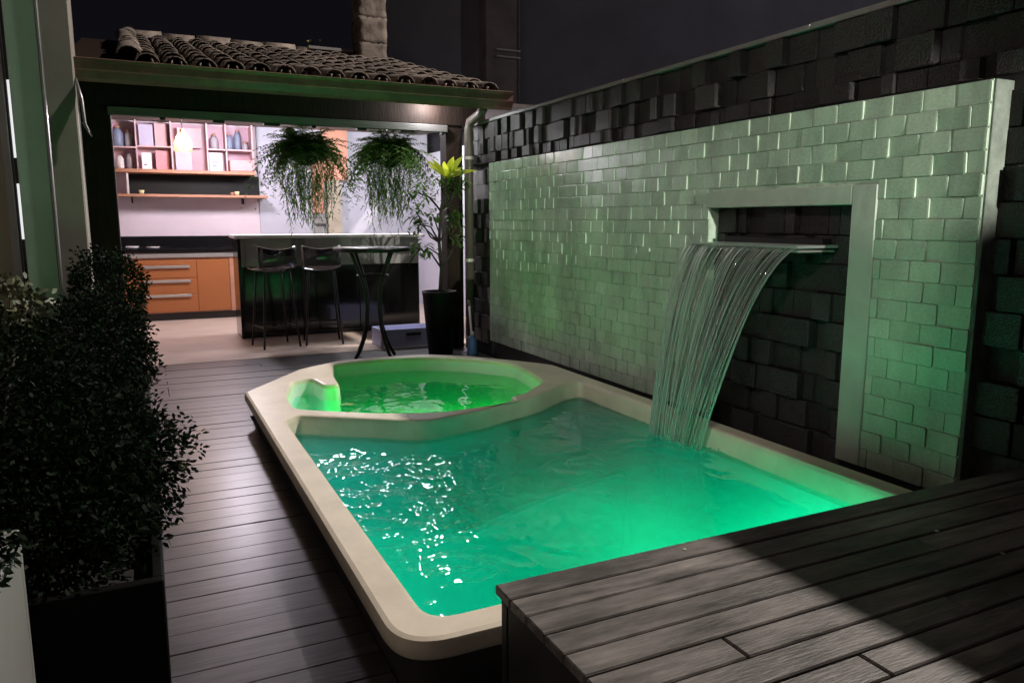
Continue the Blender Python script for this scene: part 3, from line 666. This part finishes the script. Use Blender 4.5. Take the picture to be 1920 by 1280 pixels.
obj('cord', MB().tube([(.52,10.3,2.58),(.52,10.3,2.40)], .006, 6), 'blackmat', pe); obj('socket', MB().lathe((.52,10.3,2.33), [(.025,0),(.03,.03),(.025,.07)], 12), colmat('brass', (.45,.25,.12)), pe)
obj('bulb', MB().ball((.52,10.3,2.265), .075, 14), 'bulb', pe, True)
obj('glass_shade', MB().lathe((.52,10.3,2.14), [(.105,0),(.10,.10),(.075,.18),(.035,.22)], 18), 'amber', pe, True)

# ------------------------------------------------------------------ bar counter
bar = thing('bar_counter', 'bar counter with white top and dark glass front reflecting the pool', 'counter', (2.0, 9.0, 0))
obj('top', MB().box(.90, 3.08, 8.85, 9.45, 1.115, 1.15, .006), 'white', bar)
obj('upper_front', MB().box(.96, 3.02, 8.93, 8.97, .80, 1.113, .004), 'bargrey', bar)
for x in (.965, 1.52, 1.62, 2.42): obj('mullion', MB().box(x, x+.045, 8.905, 8.93, .80, 1.113, .003), 'coping', bar)
for a, b in ((.98, 1.62), (1.63, 2.28), (2.29, 3.02)): obj('glass_panel', MB().box(a, b, 8.94, 8.965, .06, .795, .002), 'barglass', bar)
obj('corner_post', MB().box(.93, .975, 8.91, 9.4, .0, 1.11, .004), 'black', bar)
obj('base', MB().box(.95, 3.04, 8.98, 9.4, .0, 1.11), 'blackmat', bar)
obj('kick_rail', MB().box(.98, 3.03, 8.90, 8.935, .02, .055, .003), 'black', bar)

def stool(x, y, rz, label):
    t = thing('bar_stool', label, 'stool', (x, y, 0), 'bar stools along the counter')
    s = MB(); nn = 8; ca, sa = math.cos(rz), math.sin(rz)
    def W(a, b, c): return (x+a*ca-b*sa, y+a*sa+b*ca, c)
    prof = [(-.20,.79),(-.16,.785),(0,.79),(.12,.795),(.175,.83),(.195,.91),(.21,1.02)]; vs = []; fs = []
    for (b, c) in prof:
        for k in range(nn+1):
            u = -1+2*k/nn; vs.append(W(u*.20, b-.06*u*u*(1 if c > .83 else 0), c+.035*u*u))
    for (b, c) in prof:
        for k in range(nn+1):
            u = -1+2*k/nn; vs.append(W(u*.20, b-.06*u*u*(1 if c > .83 else 0)+.008, c+.035*u*u-.012))
    m_ = nn+1; H = len(prof)*m_
    for i in range(len(prof)-1):
        for k in range(nn): fs += [(i*m_+k, i*m_+k+1, (i+1)*m_+k+1, (i+1)*m_+k), (H+i*m_+k+1, H+i*m_+k, H+(i+1)*m_+k, H+(i+1)*m_+k+1)]
    for i in range(len(prof)-1): fs += [(i*m_, (i+1)*m_, H+(i+1)*m_, H+i*m_), ((i+1)*m_+nn, i*m_+nn, H+i*m_+nn, H+(i+1)*m_+nn)]
    e = (len(prof)-1)*m_
    for k in range(nn): fs += [(e+k, e+k+1, H+e+k+1, H+e+k), (k+1, k, H+k, H+k+1)]
    obj('seat', s.add(vs, fs), 'smoke', t, True)
    for a, b in ((-1,-1),(1,-1),(1,1),(-1,1)): obj('leg', MB().tube([W(a*.13,b*.13,.785), W(a*.19,b*.19,.0)], .011, 8), 'iron', t, True)
    pts = [W(a*.172,b*.172,.22) for a, b in ((-1,-1),(1,-1),(1,1),(-1,1),(-1,-1))]
    for i in range(4): obj('footrest', MB().tube([pts[i], pts[i+1]], .008, 6), 'iron', t)
    return t
stool(1.20, 8.25, math.pi*1.06, 'smoked acrylic bar stool at the left end of the counter')
stool(1.70, 8.28, math.pi*.96, 'smoked acrylic bar stool half hidden behind the round table')

tb = thing('bistro_table', 'tall round black iron table with curved legs beyond the spa', 'table', (1.93, 7.05, 0))
obj('top', MB().lathe((1.93,7.05,1.02), [(.33,0),(.36,.008),(.36,.032),(.35,.04),(.0001,.04)], 36), 'iron', tb, True)
for k in range(4):
    a = math.pi/4*.55+k*math.pi/2; pts = []
    for s, rr in ((1.02,.25),(.92,.20),(.80,.14),(.66,.095),(.50,.08),(.34,.095),(.20,.14),(.08,.20),(0.01,.25)): pts.append((1.93+rr*math.cos(a), 7.05+rr*math.sin(a), s))
    obj('leg', MB().tube(pts, .016, 8), 'iron', tb, True)
obj('ring', MB().tube([(1.93+.145*math.cos(i*math.pi/12), 7.05+.145*math.sin(i*math.pi/12), .80) for i in range(25)], .008, 6), 'iron', tb)

# ------------------------------------------------------------------ hanging ferns
def fern(x, y, zc, seed, label, s):
    t = thing('hanging_fern', label, 'plant', (x, y, zc), 'ferns hanging from the pavilion beam'); rr = random.Random(seed)
    obj('basket', MB().lathe((x,y,zc-.14), [(.05,0),(.11,.03),(.15,.12),(.16,.15),(.14,.14)], 14), 'blackmat', t, True)
    for k in range(3):
        a = k*2.1; obj('chain', MB().tube([(x+.15*math.cos(a),y+.15*math.sin(a),zc),(x,y,2.30)], .004, 5), 'iron', t)
    f = MB()
    for i in range(330):
        a = rr.uniform(0, 2*math.pi); L = rr.uniform(.30,.88)*s; el = rr.uniform(.05,1.4); dr_ = .45 if rr.random() < .55 else 1.15; L *= .72 if dr_ < 1 else 1.0
        d = Vector((math.cos(a)*math.cos(el), math.sin(a)*math.cos(el), math.sin(el))); p = Vector((x,y,zc+.0))+Vector((math.cos(a),math.sin(a),0))*rr.uniform(0,.1)
        st = 16; pts = []
        for q in range(st+1):
            u = q/st; pts.append(p + d*L*u*.85 + Vector((0,0,-1))*(dr_*L*u**2.2))
        for q in range(1, st):
            u = q/st; tg = (pts[q+1]-pts[q-1]).normalized(); sd = tg.cross(Vector((0,0,1)))
            if sd.length < .05: sd = Vector((math.sin(a), -math.cos(a), 0))
            sd.normalize(); ll = .085*s*math.sin(math.pi*(.1+.88*u))
            for sg in (-1, 1):
                f.leaf(pts[q], sd*sg+tg*.45+Vector((0,0,rr.uniform(-.35,.15))), ll*rr.uniform(.8,1.4), .038, .1, 1, up=(rr.uniform(-.4,.4),rr.uniform(-.4,.4),1))
    for i in range(150):   # older strands hanging straight down
        a = rr.uniform(0,6.28); r0 = rr.uniform(.05,.26)*s; px, py = x+r0*math.cos(a), y+r0*math.sin(a); z0 = zc-rr.uniform(.0,.25); Ls = rr.uniform(.25,.62)*s
        for q in range(12):
            u = q/12; f.leaf((px+.02*math.sin(5*u+a), py, z0-Ls*u), (rr.uniform(-1,1), rr.uniform(-1,1), -1.1), .07, .028, 0, 1)
    obj('fronds', f, 'fern', t)
fern(1.47, 7.62, 1.97, 5, 'bushy fern in a black hanging basket, left of the two', 1.0)
fern(2.28, 7.62, 1.97, 9, 'bushy fern in a black hanging basket, right one nearest the post', 1.02)

# ------------------------------------------------------------------ tall pot with dracaena
pot = thing('tall_planter', 'tall tapered black planter beside the pavilion post', 'planter', (2.58, 7.0, 0))
obj('pot', MB().lathe((2.58,7.0,.0), [(.115,0),(.12,.01),(.17,.60),(.175,.63),(.155,.63),(.15,.58)], 4 if False else 20), 'blackpot', pot, True)
obj('soil', MB().lathe((2.58,7.0,.57), [(.15,0),(.0001,.02)], 16), 'soil', pot)
dr = thing('dracaena', 'branching dark stemmed plant crowned by bright lime green leaves', 'plant', (2.58, 7.0, .58)); rd = random.Random(44)
st = MB(); main = [(2.58,7.0,.58),(2.60,7.0,.85),(2.58,7.0,1.1),(2.60,7.0,1.4),(2.66,6.98,1.72)]; st.tube(main, [.02,.018,.016,.013,.011], 7)
heads = [(2.66,6.98,1.72)]
lv = MB()
for i in range(16):
    b = main[rd.choice((1,2,2,3))]; a = rd.uniform(0,6.28); q1 = (b[0]+.10*math.cos(a), b[1]+.08*math.sin(a), b[2]+rd.uniform(.05,.15)); q2 = (b[0]+.22*math.cos(a)-.05, b[1]+.14*math.sin(a), b[2]+rd.uniform(.15,.4)); st.tube([b, q1, q2], [.011,.008,.005], 5)
    for k in range(34): lv.leaf(Vector(q2)+Vector((rd.gauss(0,.04),rd.gauss(0,.04),rd.gauss(0,.05))), (rd.uniform(-1,1),rd.uniform(-1,1),rd.uniform(-.5,.8)), rd.uniform(.06,.14), .028, .3, 2)
obj('stem', st, 'bark', dr, True); obj('foliage', lv, 'fern', dr)
for k in range(11):
    a = k*2.4; el = .45+.6*(k % 3)/2+ (.5 if k > 8 else 0); L = rd.uniform(.24,.34)
    obj('leaf', MB().leaf((2.66,6.98,1.71), (math.cos(a)*math.cos(el), math.sin(a)*math.cos(el)*.8-.15, math.sin(el)), L, .075, .2, 6, up=(0,-.6,1)), 'lime', dr, True)
t = thing('spray_bottle', 'blue plastic bottle on the deck beside the brown downpipe', 'bottle', (2.86, 6.86, 0)); obj('body', MB().lathe((2.86,6.86,0.001), [(.05,0),(.052,.02),(.045,.15),(.02,.18),(.018,.2)], 14), 'blue', t, True); obj('cap', MB().lathe((2.86,6.86,.2), [(.02,0),(.02,.03)], 10), 'white', t)
t = thing('cleaning_pole', 'short white pole leaning against the downpipe', 'pole', (2.93, 6.98, 0)); obj('shaft', MB().tube([(2.905,6.95,.01),(2.92,7.07,.46)], .012, 8), 'white', t, True); obj('grip', MB().tube([(2.92,7.07,.46),(2.922,7.085,.52)], .016, 8), 'coping', t, True)
t = thing('storage_crate', 'low lavender blue crate on the floor behind the round table', 'crate', (2.5, 7.75, 0))
cr = MB()
for (a,b,c,d) in ((2.15,2.85,7.60,7.62),(2.15,2.85,7.93,7.95),(2.15,2.17,7.62,7.93),(2.83,2.85,7.62,7.93)): cr.box(a,b,c,d,.012,.19)
obj('sides', cr, 'lav', t); obj('bottom', MB().box(2.15,2.85,7.60,7.95,.003,.012), 'lav', t); obj('handle', MB().box(2.42,2.58,7.585,7.6,.12,.15,.004), 'blackmat', t)

# ================================================================== LEFT: house wall, doors, planters
hs = thing('house_wall', 'grey rendered corner of the house at the left edge with a pale green door', 'wall', (-.9, 6, 0))
obj('wall', MB().box(-3.0, -.66, 6.85, 7.05, 0, 6.0), 'housewall', hs)
obj('pier', MB().box(-.70, -.375, 6.72, 7.04, 0, 6.0, .01), 'housewall', hs)
obj('wall', MB().box(-1.75, -1.55, -3.0, 6.85, 0, 6.0), 'housewall', hs)
obj('door_panel', MB().box(-1.5, -.80, 6.2, 6.24, 0, 4.2, .004), 'olive', hs)
fr = obj('door_frame', MB().box(-.80, -.755, 6.12, 6.24, 0, 4.2, .004), 'alum', hs); obj('seal', MB().box(-.755, -.742, 6.14, 6.20, 0, 4.2), 'blackmat', fr)
obj('door_leaf', MB().box(-.712, -.53, 6.05, 6.10, 0, 4.2, .006), 'greenleaf', hs)
obj('door_edge', MB().box(-.53, -.515, 6.04, 6.11, 0, 4.2, .004), 'alum', hs)
obj('side_light', MB().box(-.742, -.712, 6.16, 6.18, 0, 4.2), 'black', hs)
for (z0, z1) in ((1.72, 2.22), (1.18, 1.55)): obj('lit_slot', MB().box(-.738, -.717, 6.150, 6.157, z0, z1), 'slit', hs)
obj('hook', MB().tube([(-.37,6.74,2.35),(-.34,6.70,2.20),(-.33,6.68,2.02),(-.29,6.68,1.93),(-.345,6.69,2.03)], [.012,.014,.012,.008,.006], 6), 'alum', hs, True)

def bush(name, label, boxes, n, seed, m, lsize, parentname=None, group=None):
    rr = random.Random(seed); c0 = boxes[0]; t = thing(name, label, 'plant', ((c0[0]+c0[1])/2, (c0[2]+c0[3])/2, c0[4]), group); f = MB(); stm = MB()
    tot = sum((b[1]-b[0])*(b[3]-b[2])*(b[5]-b[4]) for b in boxes)
    for b in boxes:
        k = int(n*(b[1]-b[0])*(b[3]-b[2])*(b[5]-b[4])/tot); cx, cy, cz = (b[0]+b[1])/2, (b[2]+b[3])/2, (b[4]+b[5])/2
        for i in range(k):
            d = Vector((rr.gauss(0,1), rr.gauss(0,1), rr.gauss(0,1))).normalized(); rad = rr.uniform(.45,1.0)**.5
            nz = 1+.28*pnoise(d*2.4+Vector((seed,0,0)))+.16*pnoise(d*6+Vector((0,seed,0)))
            p = Vector((cx+d.x*rad*nz*(b[1]-b[0])/2, cy+d.y*rad*nz*(b[3]-b[2])/2, cz+d.z*rad*nz*(b[5]-b[4])/2))
            dd = d+Vector((rr.gauss(0,.7),rr.gauss(0,.7),rr.gauss(0,.7)))
            f.leaf(p, dd, lsize*rr.uniform(.7,1.4), lsize*.62, .15, 2, up=(rr.uniform(-1,1),rr.uniform(-1,1),rr.uniform(-1,1)))
        for i in range(14):
            a = rr.uniform(0,6.28); e = Vector((math.cos(a)*(b[1]-b[0])*.42, math.sin(a)*(b[3]-b[2])*.42, (b[5]-b[4])*rr.uniform(.4,.9)))
            stm.tube([(cx,cy,b[4]-.02), Vector((cx,cy,b[4]))+e*.5+Vector((0,0,.05)), Vector((cx,cy,b[4]))+e], [.008,.005,.002], 4)
    obj('crown', f, m, t); obj('stems', stm, 'bark', t); return t
def planter(x0,x1,y0,y1,h,m,label,group=None):
    t = thing('planter_box', label, 'planter', ((x0+x1)/2,(y0+y1)/2,0), group); w = MB()
    w.box(x0,x1,y0,y0+.03,0,h,.004).box(x0,x1,y1-.03,y1,0,h,.004).box(x0,x0+.03,y0+.03,y1-.03,0,h,.004).box(x1-.03,x1,y0+.03,y1-.03,0,h,.004)
    obj('walls', w, m, t); obj('soil', MB().box(x0+.03,x1-.03,y0+.03,y1-.03,.01,h-.05), 'soil', t)
planter(-.56,-.01,2.12,3.42,.36,'blackpot','nearest black planter box beside the walkway','black planter boxes beside the walkway')
planter(-.56,-.02,3.75,5.05,.36,'blackpot','middle black planter box beside the walkway','black planter boxes beside the walkway')
planter(-.56,-.06,6.0,6.66,.40,'blackpot','farthest black planter box at the corner of the house','black planter boxes beside the walkway')
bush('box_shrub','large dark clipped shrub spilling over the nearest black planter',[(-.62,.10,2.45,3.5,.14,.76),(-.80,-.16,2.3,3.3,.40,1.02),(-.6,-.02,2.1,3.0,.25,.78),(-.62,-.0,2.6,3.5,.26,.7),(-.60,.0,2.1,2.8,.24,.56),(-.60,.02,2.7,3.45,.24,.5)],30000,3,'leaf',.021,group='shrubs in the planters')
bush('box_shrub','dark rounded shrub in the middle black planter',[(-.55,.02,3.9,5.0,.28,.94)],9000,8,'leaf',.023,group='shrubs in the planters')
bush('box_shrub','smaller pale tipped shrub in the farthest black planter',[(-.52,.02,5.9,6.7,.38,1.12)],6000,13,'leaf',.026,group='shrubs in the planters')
bush('box_shrub','sparse pale leaved shrub in front of the green door',[(-1.05,-.52,5.1,5.7,.35,.98)],1500,17,'leafpale',.05,group='shrubs in the planters')
planter(-1.1,-.50,5.0,5.8,.38,'blackpot','black planter box in front of the green door','black planter boxes beside the walkway')
planter(-.75,-.30,1.55,2.0,.60,'whitepot','white planter box at the lower left corner')
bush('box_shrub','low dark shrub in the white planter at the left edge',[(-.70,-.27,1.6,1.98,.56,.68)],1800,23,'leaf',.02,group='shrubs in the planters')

# ================================================================== BEYOND: neighbouring building
nb = thing('neighbour_building', 'tall dark blank neighbouring wall beyond the garden wall', 'building', (10, 13, 0))
obj('wall', MB().box(3.6, 40, 12.6, 13.4, 0, 14), 'nbr', nb)
pr = obj('pier', MB().box(5.42, 6.02, 12.3, 12.6, 0, 14, .01), 'nbr2', nb)
obj('corner_trim', MB().box(6.02, 6.045, 12.28, 12.6, 0, 14), 'coping', nb)
for zz in (4.05, 4.16): obj('clamp', MB().box(5.6, 6.05, 12.26, 12.3, zz, zz+.025), 'steel', pr)

# ================================================================== lamps that stand outside the frame
t = thing('panel_fill_lamp', 'added spot lamp on the house wall that brightens the brick panel', 'lamp', LB)
obj('bracket', MB().tube([(LB[0]-.07,LB[1],LB[2]+.05),(-1.55,LB[1],LB[2]+.05)], .015, 8), 'alum', t); obj('hood', MB().box(LB[0]-.14,LB[0]-.06,LB[1]-.06,LB[1]+.06,LB[2]-.03,LB[2]+.1,.01), 'alum', t)
t = thing('street_lamp', 'tall street lamp close behind the garden wall', 'lamp', (LF[0]+1, LF[1], 0))
obj('pole', MB().tube([(LF[0]+1, LF[1], 0), (LF[0]+1, LF[1], LF[2]+.1), (LF[0]+.1, LF[1], LF[2]+.3)], .07, 8), 'alum', t); obj('head', MB().box(LF[0]-.3, LF[0]+.3, LF[1]-.15, LF[1]+.15, LF[2]+.2, LF[2]+.3, .02), 'alum', t)
t = thing('street_lamp', 'added far lamp that brightens the neighbouring wall', 'lamp', (LS[0], LS[1], 0))  # housing for the added fill lamp, no street lamp known here
obj('pole', MB().tube([(LS[0]+.4, LS[1], 0), (LS[0]+.4, LS[1], 9.2), (LS[0], LS[1], 9.35)], .06, 8), 'alum', t); obj('hood', MB().box(LS[0]-.2, LS[0]+.1, LS[1]-.1, LS[1]+.1, 9.25, 9.35, .02), 'alum', t)
t = thing('brick_glint_lamp', 'added slim lamp behind the camera that lights the brick ends', 'lamp', LT)
obj('arm', MB().tube([(LT[0], LT[1]-.04, LT[2]), (WX+.01, LT[1]-.1, LT[2])], .012, 8), 'alum', t); obj('hood', MB().box(LT[0]-.03, LT[0]+.03, LT[1]-.1, LT[1]-.04, LT[2]-.03, LT[2]+.03, .005), 'alum', t)
